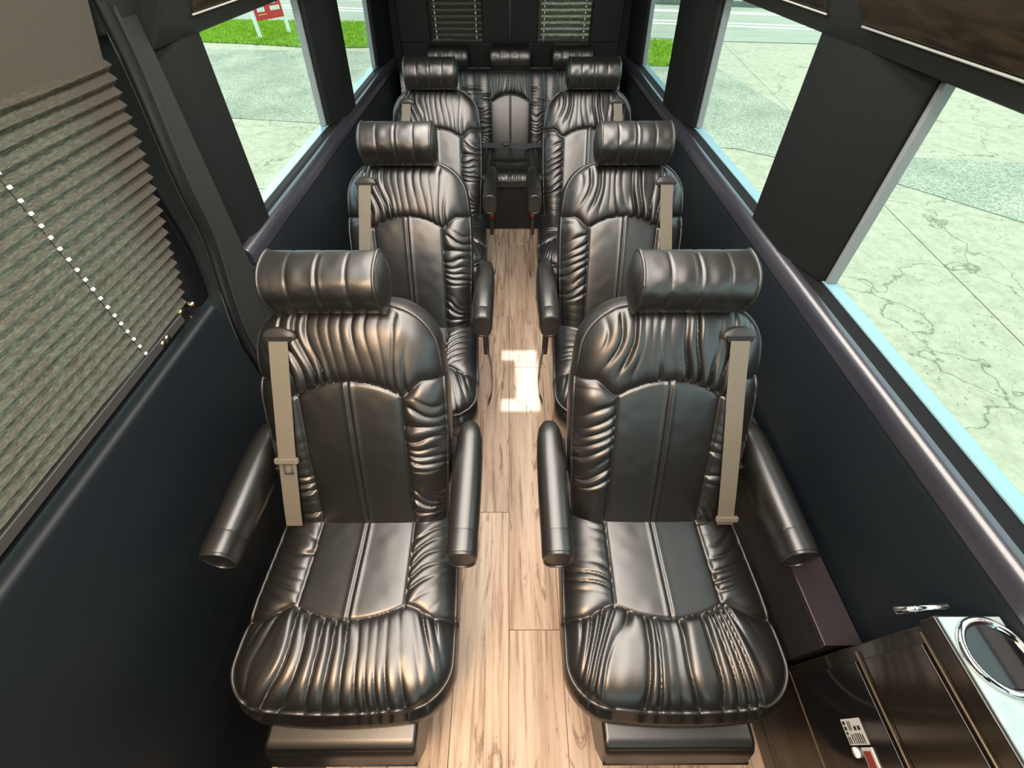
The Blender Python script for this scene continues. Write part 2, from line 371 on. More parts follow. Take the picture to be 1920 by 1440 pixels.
# windows
def window(n, m, y0, y1):
    o = MB()
    lean = lambda x, z: m * (x - (z - .936) * .066)
    # outer sill strip
    w_ = MB().prism(mirror([(.936, .937), (.968, .942), (.968, .925), (.936, .925)], m), y0, y1).build('window_%d' % n, M['sill']); struct(w_)
    for nm, ya, yb in (('jamb', y0, y0 + .016), ('jamb', y1 - .016, y1)):
        p = [(lean(.938, .94), ya, .94), (lean(.966, .94), ya, .94), (lean(.966, 1.47), ya, 1.47), (lean(.938, 1.47), ya, 1.47)]
        q = [(a, yb, c) for a, _, c in p]
        MB().loft([p, q]).build(nm, M['frame'], w_, bevel=.003)
    p = [(lean(.965, .93), .93), (lean(.971, .93), .93), (lean(.971, 1.50), 1.50), (lean(.965, 1.50), 1.50)]
    MB().prism(p, y0 + .002, y1 - .002).build('pane', M['glass'], w_)
    return w_
window(1, 1, -1.3, 1.06); window(2, 1, 1.46, 2.38); window(3, 1, 2.80, 3.68)
window(4, -1, 1.47, 2.42); window(5, -1, 2.76, 3.62)
# overhead: header strip, sloping valance with burl panels
def overhead(m, y0, y1, n, panels):
    p = [(.86, 1.452), (.835, 1.455), (.805, 1.488), (.80, 1.494), (.56, 1.80), (.56, 1.92), (.99, 1.92), (.99, 1.50)]
    t = MB().prism(mirror(p, m), y0, y1).build('trim_%d' % n, M['grey_trim'], bevel=.006); struct(t)
    d = Vector((-.24, 0, .306)).normalized(); nn = Vector((-.306, 0, -.24)).normalized()
    for a, b_ in panels:
        P = lambda s, h: (m * (.80 + d.x * s + nn.x * h), 1.494 + d.z * s + nn.z * h)
        MB().prism([P(.02, -.004), P(.02, .006), P(.34, .006), P(.34, -.004)], a, b_).build('burl_panel', M['burl'], t, bevel=.003)
        MB().tube([(P(.014, .005)[0], a, P(.014, .005)[1]), (P(.014, .005)[0], b_, P(.014, .005)[1])], .0024, 6).build('edge_bead', M['bead'], t, smooth=True)
        MB().tube([(P(.165, .009)[0], a, P(.165, .009)[1]), (P(.165, .009)[0], b_, P(.165, .009)[1])], .003, 6).build('upper_bead', M['rubber'], t, smooth=True)
    return t
overhead(1, -1.6, 3.95, 2, ((-1.2, 1.22), (1.38, 2.5), (2.66, 3.8)))
overhead(-1, 1.24, 3.95, 3, ((1.38, 2.5), (2.66, 3.8)))
# ceiling with an unseen hatch opening, added to throw the sun patch on the floor
HX0, HX1, HY0, HY1 = -.33, -.13, 2.56, 3.02
cl = MB().box(-.99, HX0, -1.6, 4.0, 1.90, 1.94).box(HX1, .99, -1.6, 4.0, 1.90, 1.94).box(HX0, HX1, -1.6, HY0, 1.90, 1.94).box(HX0, HX1, HY1, 4.0, 1.90, 1.94)
cl = cl.build('ceiling', M['headliner']); struct(cl)
MB().box(HX0, HX0 + .075, HY0 + .10, HY1 - .10, 1.90, 1.94).build('hatch_light_mask', M['plastic'], cl)  # unseen block added to notch the outline of the sun patch
# front bulkhead behind the camera: windscreen opening
wf = MB().box(-.99, .99, -1.66, -1.6, -.4, .95).box(-.99, .99, -1.66, -1.6, 1.62, 1.92).box(-.99, -.30, -1.66, -1.6, .95, 1.62).box(.9, .99, -1.66, -1.6, .95, 1.62).build('wall_front', M['vinyl']); struct(wf)
w6 = MB().box(-.30, .9, -1.65, -1.61, .93, .955).build('window_6', M['frame']); struct(w6)
MB().box(-.30, .9, -1.64, -1.634, .95, 1.62).build('pane', M['glass'], w6)
# rear: two doors
wre = MB().box(-.99, .99, 3.97, 4.05, -.4, .96).box(-.99, -.575, 3.97, 4.05, .96, 1.92).box(.575, .99, 3.97, 4.05, .96, 1.92).box(-.60, .60, 3.97, 4.05, 1.55, 1.92).box(-.205, .205, 3.97, 4.05, .96, 1.55)
wre = wre.build('wall_rear', M['pillar']); struct(wre)
for n, m in ((2, -1), (3, 1)):
    x0, x1 = sorted((m * .012, m * .80)); a, b_ = sorted((m * .195, m * .585))
    d = MB().box(x0, x1, 3.93, 3.97, .05, 1.02).box(x0, a if m < 0 else a, 3.93, 3.97, 1.02, 1.50)
    d.box(b_, x1, 3.93, 3.97, 1.02, 1.50).box(x0, x1, 3.93, 3.97, 1.50, 1.88)
    d = d.build('door_%d' % n, M['pillar'], bevel=.004); struct(d)
    MB().box(a, b_, 4.02, 4.026, .96, 1.55).build('pane', M['glass'], d)
MB().box(-.011, .011, 3.945, 3.97, .05, 1.88).build('trim_4', M['rubber']); struct(bpy.data.objects['trim_4'])
def pleats(axis_len, z0, z1, pitch, depth, nx=24, jitter=.0):
    """zig-zag fabric in local coords: a along x, depth along y"""
    nz = int(round((z1 - z0) / pitch)) * 2
    v, f = [], []
    for j in range(nz + 1):
        for i in range(nx + 1):
            a = axis_len * i / nx
            wob = jitter * (math.sin(i * 1.7 + j * .9) + math.sin(i * .6 - j * .43))
            v.append((a, (depth if j % 2 else 0) + wob, z0 + (z1 - z0) * j / nz + wob * .6))
    for j in range(nz):
        for i in range(nx): f.append((j * (nx + 1) + i, j * (nx + 1) + i + 1, (j + 1) * (nx + 1) + i + 1, (j + 1) * (nx + 1) + i))
    return v, f
for n, m in ((2, -1), (3, 1)):
    a, b_ = sorted((m * .20, m * .58))
    bl = empty('window_blind', (a, 3.955, 1.02))
    tag(bl, 'dark pleated blind over the rear door window at %s of the rear doors' % ('left' if m < 0 else 'right'), 'blind', 'blinds on the rear doors')
    v, f = pleats(b_ - a, .012, .49, .034, .014, 12, .0008)
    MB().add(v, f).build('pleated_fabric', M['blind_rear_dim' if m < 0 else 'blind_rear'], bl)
    MB().box(0, b_ - a, -.004, .018, -.004, .012).build('bottom_rail', M['plastic'], bl)
    for cx in (.045, b_ - a - .045):
        c = MB().tube([(cx, -.004, 0), (cx, -.004, .49)], .0015, 6).build('cord', M['bead'], bl)
        mb = MB()
        for i in range(14): mb.box(cx - .004, cx + .004, -.009, -.003, .02 + .034 * i, .028 + .034 * i)
        tag(mb.build('cord_hole_daylight', M['white'], c), kind='stuff')  # white blocks painted in for daylight through the cord holes

# ------------------------------------------------------------------ sliding entry door, left
dr = MB().prism(mirror([(.835, -.30), (.845, .45), (.838, .90), (.842, .925), (.852, .933), (.872, .933), (.90, .92), (.985, .92), (.985, -.34), (.835, -.34)], -1), -1.6, .965).build('door_1', M['vinyl'], bevel=.006, seg=3); struct(dr)
def smooth01(a, b, x): t = min(1, max(0, (x - a) / (b - a))); return t * t * (3 - 2 * t)
dy = lambda z: .965 + .098 * smooth01(.70, 1.10, z) + .035 * smooth01(1.15, 1.5, z)       # raked rear edge of the door opening
# upper door panel / headliner side
hp = []
for yy in (-1.6, dy(1.46)): hp.append([(-.875, yy, 1.452), (-.855, yy, 1.462), (-.80, yy, 1.60), (-.70, yy, 1.80), (-.62, yy, 1.92), (-.99, yy, 1.92), (-.99, yy, 1.452)])
hp[1] = [(x, dy(z), z) for x, _, z in hp[1]]
hd = MB().loft(hp).build('wall_left_header', M['headliner']); hd.name = 'trim_5'; struct(hd)
MB().box(-.975, -.969, -1.55, 1.08, .93, 1.50).build('pane', M['glass'], dr)
MB().loft([[(-.905, dy(z) - .15, z), (-.985, dy(z) - .15, z), (-.985, dy(z) + .03, z), (-.905, dy(z) + .03, z)] for z in [.90 + .04 * k for k in range(15)]]).build('window_surround', M['gloss_black'], dr, bevel=.01, seg=3)
MB().prism(mirror([(.872, .926), (.905, .945), (.93, .945), (.93, .91), (.872, .91)], -1), -1.6, .93).build('window_channel', M['gloss_black'], dr, bevel=.004)
for i, (yy, zz) in enumerate(((.885, .968), (.935, .955), (.80, .953), (.78, .952))):
    MB().tube([(-.895, yy, zz), (-.872, yy, zz)], .007, 10).build('rivet', M['brass'], dr, smooth=True)
MB().tube([(-.885, .45, .953), (-.885, .51, .953)], .006, 8).build('blind_catch', M['brass'], dr, smooth=True)
# door seal (curved rubber) and smooth pillar cover
zz = [-.3, 0, .3, .6] + [.66 + .03 * k for k in range(39)]
sx = lambda z: -.862 + max(0, z - .93) * .066 + (max(0, z - 1.6) * .45)
seal = MB().tube([(sx(z), dy(z) + .035, z) for z in zz], .015, 10).build('trim_6', M['rubber'], smooth=True); struct(seal)
MB().tube([(sx(z) + .004, dy(z) + .060, z) for z in zz], .007, 10).build('seal_lip', M['grey_trim'], seal, smooth=True)
pc = MB().loft([[(sx(z), dy(z) + .06, z), (sx(z), 1.238, z), (sx(z) - .11, 1.238, z), (sx(z) - .11, dy(z) + .06, z)] for z in [-.3, .4, .66] + [.70 + .035 * k for k in range(26)]]).build('trim_7', M['grey_trim'], bevel=.012, seg=3); struct(pc)
MB().prism(mirror([(.835, 1.50), (.62, 1.90), (.95, 1.90), (.95, 1.50)], -1), 1.12, 1.25).build('pillar_head', M['grey_trim'], pc, bevel=.01)

# entry door blind
eb = empty('window_blind', (-.888, -1.3, .945)); tag(eb, 'large grey pleated blind covering the left entry door window', 'blind')
nz, nx = 44, 40; v, f = [], []
for j in range(nz + 1):
    z = .02 + .505 * (j / nz)
    L = (dy(z + .945) - .075) + 1.3
    tt = min(1, max(0, (z - .02) / .42))
    L = 1.3 + float(np.interp(z + .945, [.945, 1.25, 1.455], [.905, 1.043, 1.095]))
    for i in range(nx + 1):
        a = L * i / nx
        wob = .0016 * (math.sin(i * .9 + j * .5) + math.sin(i * .37 - j * .23 + 1))
        v.append(((.015 if j % 2 else 0) - .0 + wob + z * .066, a, z + wob * .7))
for j in range(nz):
    for i in range(nx): f.append((j * (nx + 1) + i, j * (nx + 1) + i + 1, (j + 1) * (nx + 1) + i + 1, (j + 1) * (nx + 1) + i))
MB().add(v, f).build('pleated_fabric', M['blind'], eb)
MB().box(-.002, .014, 0, 2.18, -.002, .02).build('bottom_rail', M['plastic'], eb, bevel=.002)
for cy in (2.02, .55):
    c = MB().tube([(.012 , cy, .01), (.046, cy, .52)], .0008, 6).build('cord', M['rubber'], eb)
    mb = MB()
    for j in range(1, nz, 2):
        z = .02 + .505 * (j / nz); x = .015 + z * .066 + .001
        mb.box(x, x + .003, cy - .0035, cy + .0035, z - .002, z + .003)
    tag(mb.build('cord_hole_daylight', M['white'], c), kind='stuff')  # white dots stand in for daylight coming through the cord holes

# ------------------------------------------------------------------ captain seats
TH = math.radians(28); SB, CB = math.sin(TH), math.cos(TH)
BASE = np.array([0, .455, .445]); BL = .655
def back_xyz(x, l, n):     # n = forward of the backrest plane
    x = np.asarray(x, float); l = np.asarray(l, float); n = np.asarray(n, float)
    return np.stack([x + BASE[0], BASE[1] + l * SB - n * CB, BASE[2] + l * CB + n * SB], -1)
def sstep(a, b, x): t = np.clip((x - a) / (b - a), 0, 1); return t * t * (3 - 2 * t)
def gather(a, b, period, seed, blen=.16):
    ph = a / period + 2.2 * vn(a / (period * 2.6), b / blen, seed)
    r = 1 - (1 - np.abs(np.sin(PI * ph))) ** 1.5
    amp = 1.7 * sstep(.25, .8, vn(a / period * .75, b / (blen * 1.2), seed + 5)) + .12
    return (r - .75) * amp
def back_w(l, w0=.244):
    w_ = np.where(l < .40, .226 + (w0 - .226) * np.sin(np.clip(l / .40, 0, 1) * PI / 2), w0 - .030 * ((l - .40) / (BL - .40)) ** 1.5)
    r = .115; d = np.clip(l - (BL - r), 0, r)
    return w_ - r + np.sqrt(np.maximum(r * r - d * d, 0))
def arch(x, half=.136):
    ax = np.abs(x)
    return np.where(ax < half, .465 - .043 * (ax / half) ** 2.2, .422 + .040 * sstep(half, half + .06, ax))
def back_n(x, l, w_, seed, half=.136, top=None):
    ax = np.abs(x); ab = arch(x, half)
    de = np.minimum(w_ - ax, BL - l)
    n = .018 * (1 - (ax / .27) ** 2) - .034 * np.exp(-np.maximum(de, 0) / .028)
    n = n + .012 * np.sin(np.clip(l / BL, 0, 1) * PI) 
    dh = np.abs(l - ab)                                    # yoke seam
    dv = np.where(l < ab + .01, np.abs(ax - half), 1.0)     # insert sides
    dc = np.where((l < ab) & (ax < half), np.abs(x - .0), 1.0)
    d = np.minimum(dh, dv)
    ins = (l < ab) & (ax < half); bol = (l < ab) & (ax >= half); yok = l >= ab
    puff = np.where(ins, .004, np.where(bol, .017, .015))
    n = n + puff * (1 - np.exp(-d / np.where(ins, .015, .020))) - .003 * np.exp(-(d / .0045) ** 2)
    n = n - .0035 * np.exp(-(dc / .0035) ** 2) + .0018 * np.exp(-((dc - .009) / .006) ** 2)
    # yoke gathers
    env = np.exp(-np.maximum(l - ab, 0) / .085) * np.exp(-(x / .15) ** 4) + .85 * np.exp(-np.maximum(BL - .01 - l, 0) / .11) * np.exp(-(x / .16) ** 4)
    env += .35 * np.exp(-((ax - half) / .05) ** 2) * np.exp(-np.maximum(l - ab, 0) / .07)
    xx = x * (1 - .45 * np.clip((l - .45) / .2, 0, 1) * 0) + .03 * np.sin(x * 9)
    n = n + np.where(yok, .0140 * env * gather(xx, l, .036, seed, .13), 0)
    # bolster gathers, tilted, strongest at the insert seam and the outer edge
    tl = l + .25 * (ax - half) * np.where(l > .2, 1, .4) - .02 * vn(ax * 14, l * 6, seed + 2)
    eb_ = (.35 + .7 * np.exp(-np.abs(ax - half) / .03) + .5 * np.exp(-np.maximum(w_ - ax, 0) / .03)) * sstep(.0, .03, np.minimum(ax - half, w_ - ax) + .012) * sstep(.0, .05, l) * sstep(.0, .07, ab - l)
    n = n + np.where(bol, .0085 * eb_ * gather(tl, ax + x * .3, .036, seed + 9, .105), 0)
    n = n + .0010 * (vn(x * 30, l * 30, seed) - .5)
    return n, ins
def grid_obj(name, P, mask, m, parent):
    nu, nv = P.shape[:2]
    idx = np.arange(nu * nv).reshape(nu, nv)
    q = np.stack([idx[:-1, :-1], idx[1:, :-1], idx[1:, 1:], idx[:-1, 1:]], -1).reshape(-1, 4)
    if mask is not None: q = q[mask.reshape(-1)]
    used, inv = np.unique(q, return_inverse=True); inv = inv.reshape(-1, 4)
    V = P.reshape(-1, 3)[used]
    me = bpy.data.meshes.new(name); me.from_pydata(V.tolist(), [], inv.tolist()); me.materials.append(m); me.shade_smooth()
    return link(bpy.data.objects.new(name, me), parent)
def rim_obj(name, loops, m, parent, extra=None):
    mb = MB(); mb.loft([[tuple(p) for p in L] for L in loops], cap=False)
    n = len(loops[0]); off = (len(loops) - 1) * n
    mb.f.append(tuple(range(off, off + n)))
    if extra: extra(mb)
    return mb.build(name, m, parent, smooth=True)
def border(P):     # ordered boundary of a grid: side, far edge, other side, near edge
    return np.concatenate([P[0, :-1], P[:-1, -1], P[-1, :0:-1], P[:0:-1, 0]])

def headrest(parent, xc, lc, nc, W, seed, Hh=.146, Dd=.130, xyz=back_xyz, tilt=0):
    """bolster pillow: lens section swept across, three stitched seams, end caps with piping"""
    na, nx = 56, 90
    th = np.linspace(0, 2 * PI, na, endpoint=False)
    def sec(sc):   # (n,l) pointed top-back, fat front
        ct, st = np.cos(th), np.sin(th)
        n = (Dd / 2) * ct * (1 - .35 * np.abs(st) ** 3) ; l = (Hh / 2) * st * (1 - .0 * ct)
        n = np.where(ct > 0, n * 1.05, n * .95)
        return n * sc, l * sc
    xs = np.linspace(-W / 2, W / 2, nx); rings = []
    for x in xs:
        d = min(abs(x - s) for s in (-W * .26, 0, W * .26)); e = W / 2 - abs(x)
        sc = 1 - .025 * math.exp(-(d / .0035) ** 2) - .012 * math.exp(-d / .018) - .02 * math.exp(-e / .01)
        if abs(x) < .02: sc += .012 * math.exp(-((abs(x) - .008) / .004) ** 2)
        n, l = sec(1); n = n * sc; l = l * (1 - (1 - sc) * .5)
        n = n + .003 * (vn(np.full(na, x * 40), th * 2, seed) - .5)
        rings.append(xyz(np.full(na, xc + x), lc + l, nc + n))
    mb = MB().loft([[tuple(p) for p in r] for r in rings], cap=False)
    h = mb.build('headrest', M['leather'], parent, smooth=True)
    for s, r in ((-1, rings[0]), (1, rings[-1])):
        loops = [r]; c = r.mean(0)
        for k, (sc, ex) in enumerate(((.96, .004), (.8, .011), (.5, .016), (.2, .018))):
            L = c + (r - c) * sc; L[:, 0] = c[0] + s * ex; loops.append(L)
        rim_obj('end_cap', loops, M['leather'], h)
        MB().tube([tuple(p) for p in r], .0042, 7, closed=True).build('piping', M['leather_trim'], h, smooth=True)
    return h

def make_seat(m, seed):
    """m=+1: wall side is +x (seats at image right), -1: wall side is -x"""
    t = empty('captain_seat')
    # ---- base and skirt
    mb = MB()
    prof = [(.165, .02, .45, .0), (.175, .0, .47, .03), (.20, .01, .48, .20), (.235, .02, .49, .27), (.245, .015, .50, .33)]
    def rr(hw, y0, y1, z, r=.05, n=5):
        o = []
        for cx, cy, a0 in ((hw - r, y1 - r, 0), (-hw + r, y1 - r, PI / 2), (-hw + r, y0 + r, PI), (hw - r, y0 + r, 1.5 * PI)):
            for k in range(n): a = a0 + k * PI / 2 / (n - 1); o.append((cx + r * math.cos(a), cy + r * math.sin(a), z))
        return o
    mb.loft([rr(hw, y0, y1, z) for hw, y0, y1, z in prof]).build('seat_base', M['leather'], t, smooth=False, bevel=.008)
    # ---- cushion
    nu, nv = 170, 170
    s = np.linspace(-1, 1, nu)[:, None]; yv = (np.linspace(0, 1, nv) ** 1.15)[None, :] * .50
    r = .10; d = np.clip(r - yv, 0, r)
    W_ = .275 - r + np.sqrt(np.maximum(r * r - d * d, 0)) - .02 * (yv / .5) ** 2
    X = s * W_; Y = yv + 0 * s + .02 * (1 - (1 - (X / .27) ** 2)) * np.exp(-yv / .1)
    ax = np.abs(X); half = .135 + .012 * (1 - yv / .5)
    af = np.where(ax < half, .188 + .036 * (ax / half) ** 2, .224 - .030 * sstep(0, .09, ax - half))     # front panel seam
    ins = (Y > af) & (ax < half); bol = (Y > af) & (ax >= half); fro = Y <= af
    de = np.minimum(W_ - ax, Y)
    z = .448 + .016 * (1 - (X / .27) ** 2) - .040 * np.exp(-np.maximum(de, 0) / .030) - .020 * np.exp(-yv / .07) + .004 * sstep(.3, .5, Y)
    dh = np.abs(Y - af); dv = np.where(Y > af - .01, np.abs(ax - half), 1.0); dd = np.minimum(dh, dv)
    puff = np.where(ins, .004, np.where(bol, .015, .015))
    z = z + puff * (1 - np.exp(-dd / .018)) - .003 * np.exp(-(dd / .0045) ** 2)
    dc = np.where(ins, np.abs(X), 1.0)
    z = z - .0035 * np.exp(-(dc / .0035) ** 2) + .0018 * np.exp(-((dc - .009) / .006) ** 2)
    env = (.30 + .75 * np.exp(-np.maximum(af - Y, 0) / .06) + .6 * np.exp(-Y / .05)) * sstep(.27, .17, ax) * sstep(.0, .02, np.minimum(Y, af - Y) + .008)
    z = z + np.where(fro, .0140 * env * gather(X * (1 + .35 * (Y / .2)) + .012 * vn(X * 9, Y * 9, seed), Y, .040, seed + 21, .22), 0)
    tl = Y - .35 * (ax - half) + .03 * vn(ax * 15, Y * 8, seed)
    eb_ = (.4 + .8 * np.exp(-np.abs(ax - half) / .035)) * sstep(0, .02, np.minimum(ax - half, W_ - ax) + .008) * sstep(0, .06, Y - af)
    z = z + np.where(bol, .0075 * eb_ * gather(tl, ax + .3 * X, .036, seed + 33, .11), 0)
    z = z + .001 * (vn(X * 30, Y * 30, seed) - .5)
    P = np.stack([X, Y, z], -1)
    mk = (ins[:-1, :-1] & ins[1:, :-1] & ins[1:, 1:] & ins[:-1, 1:])
    cu = grid_obj('seat_cushion', P, ~mk, M['leather'], t)
    grid_obj('seat_insert', P, mk, M['leather'], cu)
    B = border(P); c = np.array([0, .26, 0])
    def lp(sc, z_, fw=0): L = B.copy(); L[:, :2] = c[:2] + (B[:, :2] - c[:2]) * sc; L[:, 1] -= fw * np.clip(1 - B[:, 1] / .16, 0, 1); L[:, 2] = z_; return L
    L0 = B; L1 = B.copy(); L1[:, :2] = c[:2] + (B[:, :2] - c[:2]) * 1.012; L1[:, 2] -= .02
    rim_obj('cushion_boxing', [L0, L1, lp(1.022, .385, .014), lp(1.025, .345, .020), lp(1.005, .31, .016), lp(.95, .285, .0), lp(.85, .285)], M['leather'], cu)
    pb = np.concatenate([P[0, ::-1], P[1:-1, 0], P[-1, :]])[::2]
    MB().tube([(p[0] * 1.006, .26 + (p[1] - .26) * 1.006, p[2]) for p in pb], .0045, 7).build('piping', M['leather_trim'], cu, smooth=True)
    # ---- backrest
    nu, nv = 180, 220
    s = np.linspace(-1, 1, nu)[:, None]; l = np.linspace(0, 1, nv)[None, :] * BL
    l = np.minimum(l, BL - 1e-5)
    W_ = back_w(l); X = s * W_; Lg = l + 0 * s
    n, ins = back_n(X, Lg, W_ + 0 * s, seed)
    P = back_xyz(X, Lg, n)
    mk = (ins[:-1, :-1] & ins[1:, :-1] & ins[1:, 1:] & ins[:-1, 1:])
    bk = grid_obj('backrest', P, ~mk, M['leather'], t)
    grid_obj('back_insert', P, mk, M['leather'], bk)
    PX = np.stack([X, Lg, n], -1); B = border(PX); cc = np.array([0, BL * .45])
    def lp(sc, nn): L = B.copy(); L[:, :2] = cc + (B[:, :2] - cc) * sc; L[:, 2] = B[:, 2] * 0 + nn if nn is not None else B[:, 2]; return back_xyz(L[:, 0], L[:, 1], L[:, 2])
    L1 = B.copy(); L1[:, :2] = cc + (B[:, :2] - cc) * 1.02; L1[:, 2] -= .016; L1 = back_xyz(L1[:, 0], L1[:, 1], L1[:, 2])
    rim_obj('back_shell', [back_xyz(B[:, 0], B[:, 1], B[:, 2]), L1, lp(1.035, -.06), lp(1.03, -.085), lp(.97, -.11), lp(.8, -.118)], M['leather'], bk)
    pb = np.concatenate([PX[0, :], PX[1:-1, -1], PX[-1, ::-1]])[::2]
    pw = back_xyz(pb[:, 0] * 1.01, cc[1] + (pb[:, 1] - cc[1]) * 1.01, pb[:, 2] - .004)
    MB().tube([tuple(p) for p in pw], .0045, 7).build('piping', M['leather_trim'], bk, smooth=True)
    headrest(t, m * .008, BL + .062, .032, .255, seed)
    for hx in (-.05, .05):
        a, b_ = back_xyz(hx, BL - .03, -.03), back_xyz(hx, BL + .03, .0)
        MB().tube([tuple(a), tuple(b_)], .007, 8).build('headrest_rod', M['chrome'], t, smooth=True)
    # ---- armrests
    for sx in (-1, 1):
        rings = []; n = 20
        prof = [(.292, .96), (.300, 1.0), (.345, 1.0), (.349, .975), (.353, 1.0), (.46, 1.04), (.56, 1.03), (.63, .96), (.668, .80), (.690, .50), (.696, .2)]
        for y_, sc in prof:
            rg = []
            for k in range(n):
                a = k * 2 * PI / n; ca, sa = math.cos(a), math.sin(a)
                hx_ = .040 * sc * (abs(ca) ** .8) * (1 if ca > 0 else -1)
                hz = (.046 if sa > 0 else .062 * (1.0 + .25 * sstep(.35, .5, y_))) * sc * (abs(sa) ** .85) * (1 if sa > 0 else -1)
                rg.append((sx * .300 + hx_, y_, .615 + hz + .02 * (y_ - .3)))
            rings.append(rg)
        ar = MB().loft(rings).build('armrest', M['leather'], t, smooth=True, bevel=.003)
        c = np.array(rings[0]).mean(0); L = [[tuple(c + (np.array(p) - c) * q + np.array([0, e, 0])) for p in rings[0]] for q, e in ((.98, .002), (.98, -.006), (.86, -.007), (.84, -.003))]
        MB().loft(L).build('end_cap', M['leather_trim'], ar, bevel=.001)
        br = MB().box(sx * .262 - .012, sx * .262 + .012, .55, .66, .50, .60).build('arm_bracket', M['shell'], t, bevel=.006)
    # ---- belt: guide, webbing, buckle
    gx = m * .148
    def surf(x, l_): 
        w_ = back_w(np.array([l_])); nn, _ = back_n(np.array([x]), np.array([l_]), w_, seed); return float(nn[0])
    nl = .585; n0 = surf(gx, nl) + .003
    mb = MB(); rings = []
    for q, e in ((1.0, -.012), (1.0, .004), (.9, .008), (.3, .009)):
        rg = []
        for k in range(24):
            a = k * 2 * PI / 24
            dl = .024 * math.sin(a) * (1 if math.sin(a) > 0 else .62)
            rg.append(tuple(back_xyz(gx + .041 * q * math.cos(a), nl + dl * q, n0 + e)))
        rings.append(rg)
    gd = mb.loft(rings).build('belt_guide', M['plastic'], t, smooth=True)
    P8 = [back_xyz(gx + dx, nl + dl, n0 + .0125 * e) for e in (.4, 1) for dx, dl in ((-.030, -.012), (.030, -.012), (.033, .001), (-.033, .001))]
    MB().add([tuple(p) for p in P8], [(0, 1, 2, 3), (4, 5, 6, 7), (0, 1, 5, 4), (2, 3, 7, 6), (0, 3, 7, 4), (1, 2, 6, 5)]).build('belt_slot', M['dark'], gd)
    path = [(gx + 0 * m, nl - .009, n0 + .010)]
    for kk in range(1, 13):
        l_ = nl - .01 - kk * (nl - .03) / 12 - .004
        path.append((gx + m * .066 * (kk / 12), l_, max(surf(gx, l_), surf(gx - .02, l_), surf(gx + .02, l_)) + .007))
    nn_ = np.array([p[2] for p in path])
    for _ in range(3): nn_[1:-1] = np.maximum((nn_[:-2] + 2 * nn_[1:-1] + nn_[2:]) / 4, 0)
    path = [(p[0], p[1], float(q_) + .002) for p, q_ in zip(path, nn_)]
    rings = []
    for x, l_, n_ in path:
        rings.append([tuple(back_xyz(x + q * .0235, l_, n_ + e)) for q, e in ((-1, 0), (1, 0), (1, .002), (-1, .002))])
    bw = MB().loft(rings).build('belt_webbing', M['web'], t)
    lt = .235 if m < 0 else .03
    pp = [p for p in path if p[1] <= lt + .03][0]; n1 = pp[2] + .003
    q = lambda x0, x1, l0, l1, a, b_: MB().add([tuple(back_xyz(x, l_, n_)) for n_ in (a, b_) for x, l_ in ((x0, l0), (x1, l0), (x1, l1), (x0, l1))], [(0, 1, 2, 3), (4, 5, 6, 7), (0, 1, 5, 4), (2, 3, 7, 6), (0, 3, 7, 4), (1, 2, 6, 5)])
    q(pp[0] - .032, pp[0] + .032, lt, lt + .018, n1 - .004, n1 + .010).build('latch_plate', M['web'], bw, bevel=.004)
    if m < 0:
        tg = q(pp[0] - .013, pp[0] - .008, lt - .034, lt - .004, n1, n1 + .003)
        tg.add(q(pp[0] + .006, pp[0] + .011, lt - .034, lt - .004, n1, n1 + .003).v, [(0, 1, 2, 3), (4, 5, 6, 7), (0, 1, 5, 4), (2, 3, 7, 6), (0, 3, 7, 4), (1, 2, 6, 5)])
        for a, b_ in ((-.034, -.028), (-.008, -.003)): tg.add(q(pp[0] - .013, pp[0] + .011, lt + a, lt + b_, n1, n1 + .003).v, [(0, 1, 2, 3), (4, 5, 6, 7), (0, 1, 5, 4), (2, 3, 7, 6), (0, 3, 7, 4), (1, 2, 6, 5)])
        tg.build('latch_tongue', M['chrome'], bw)
    bx = -m * .306
    bu = MB().box(bx - .012, bx + .012, .345, .375, .40, .515).build('buckle', M['gloss_black'], t, bevel=.004)
    MB().box(bx - .010, bx + .010, .343, .377, .512, .528).build('release_button', M['red'], bu, bevel=.003)
    rings = [[(bx + dx + o_, y_ + e, z_) for dx, e in ((-.0012, -.018), (.0012, -.018), (.0012, .018), (-.0012, .018))] for o_, y_, z_ in ((-m * .004, .352, .44), (-m * .016, .335, .36), (-m * .022, .31, .27), (-m * .014, .29, .20), (m * .0, .275, .16))]
    MB().loft(rings).build('belt_tail', M['web_dark'], t)
    # ---- legrest
    lg = MB().prism([(-.075, .300), (-.055, .318), (.03, .322), (.075, .27), (.06, .10), (.0, .10), (-.07, .15), (-.095, .235)], -.188, .188, 'x').build('legrest', M['leather'], t, bevel=.014, seg=4)
    MB().tube([(-.185, -.0915, .240), (.185, -.0915, .240)], .0035, 6).build('piping', M['leather_trim'], lg, smooth=True)
    return t
seatR = make_seat(1, 11); seatL = make_seat(-1, 42)
rows = {'L': [(-.424, .075), (-.410, .95), (-.413, 1.95)], 'R': [(.415, .075), (.450, .95), (.432, 1.95)]}
side = {'L': 'left column by the blind', 'R': 'right column by the big windows'}
for k, proto in (('L', seatL), ('R', seatR)):
    for i, (x, yy) in enumerate(rows[k]):
        o = proto if i == 0 else copy_tree(proto)
        o.location = (x, yy, 0)
        desc = {('L', 0): 'nearest black leather captain seat on the left, beside the entry door blind',
                ('L', 1): 'middle black leather captain seat on the left, behind the nearest left one',
                ('L', 2): 'farthest black leather captain seat on the left, in front of the rear bench',
                ('R', 0): 'nearest black leather captain seat on the right, beside the cup holder cabinet',
                ('R', 1): 'middle black leather captain seat on the right, behind the nearest right one',
                ('R', 2): 'farthest black leather captain seat on the right, in front of the rear bench'}[(k, i)]
        tag(o, desc, 'seat', 'captain seats in two columns')

for o in [c for p_ in (seatL, seatR) for c in p_.children if c.name.startswith('belt_tail')]: bpy.data.objects.remove(o)
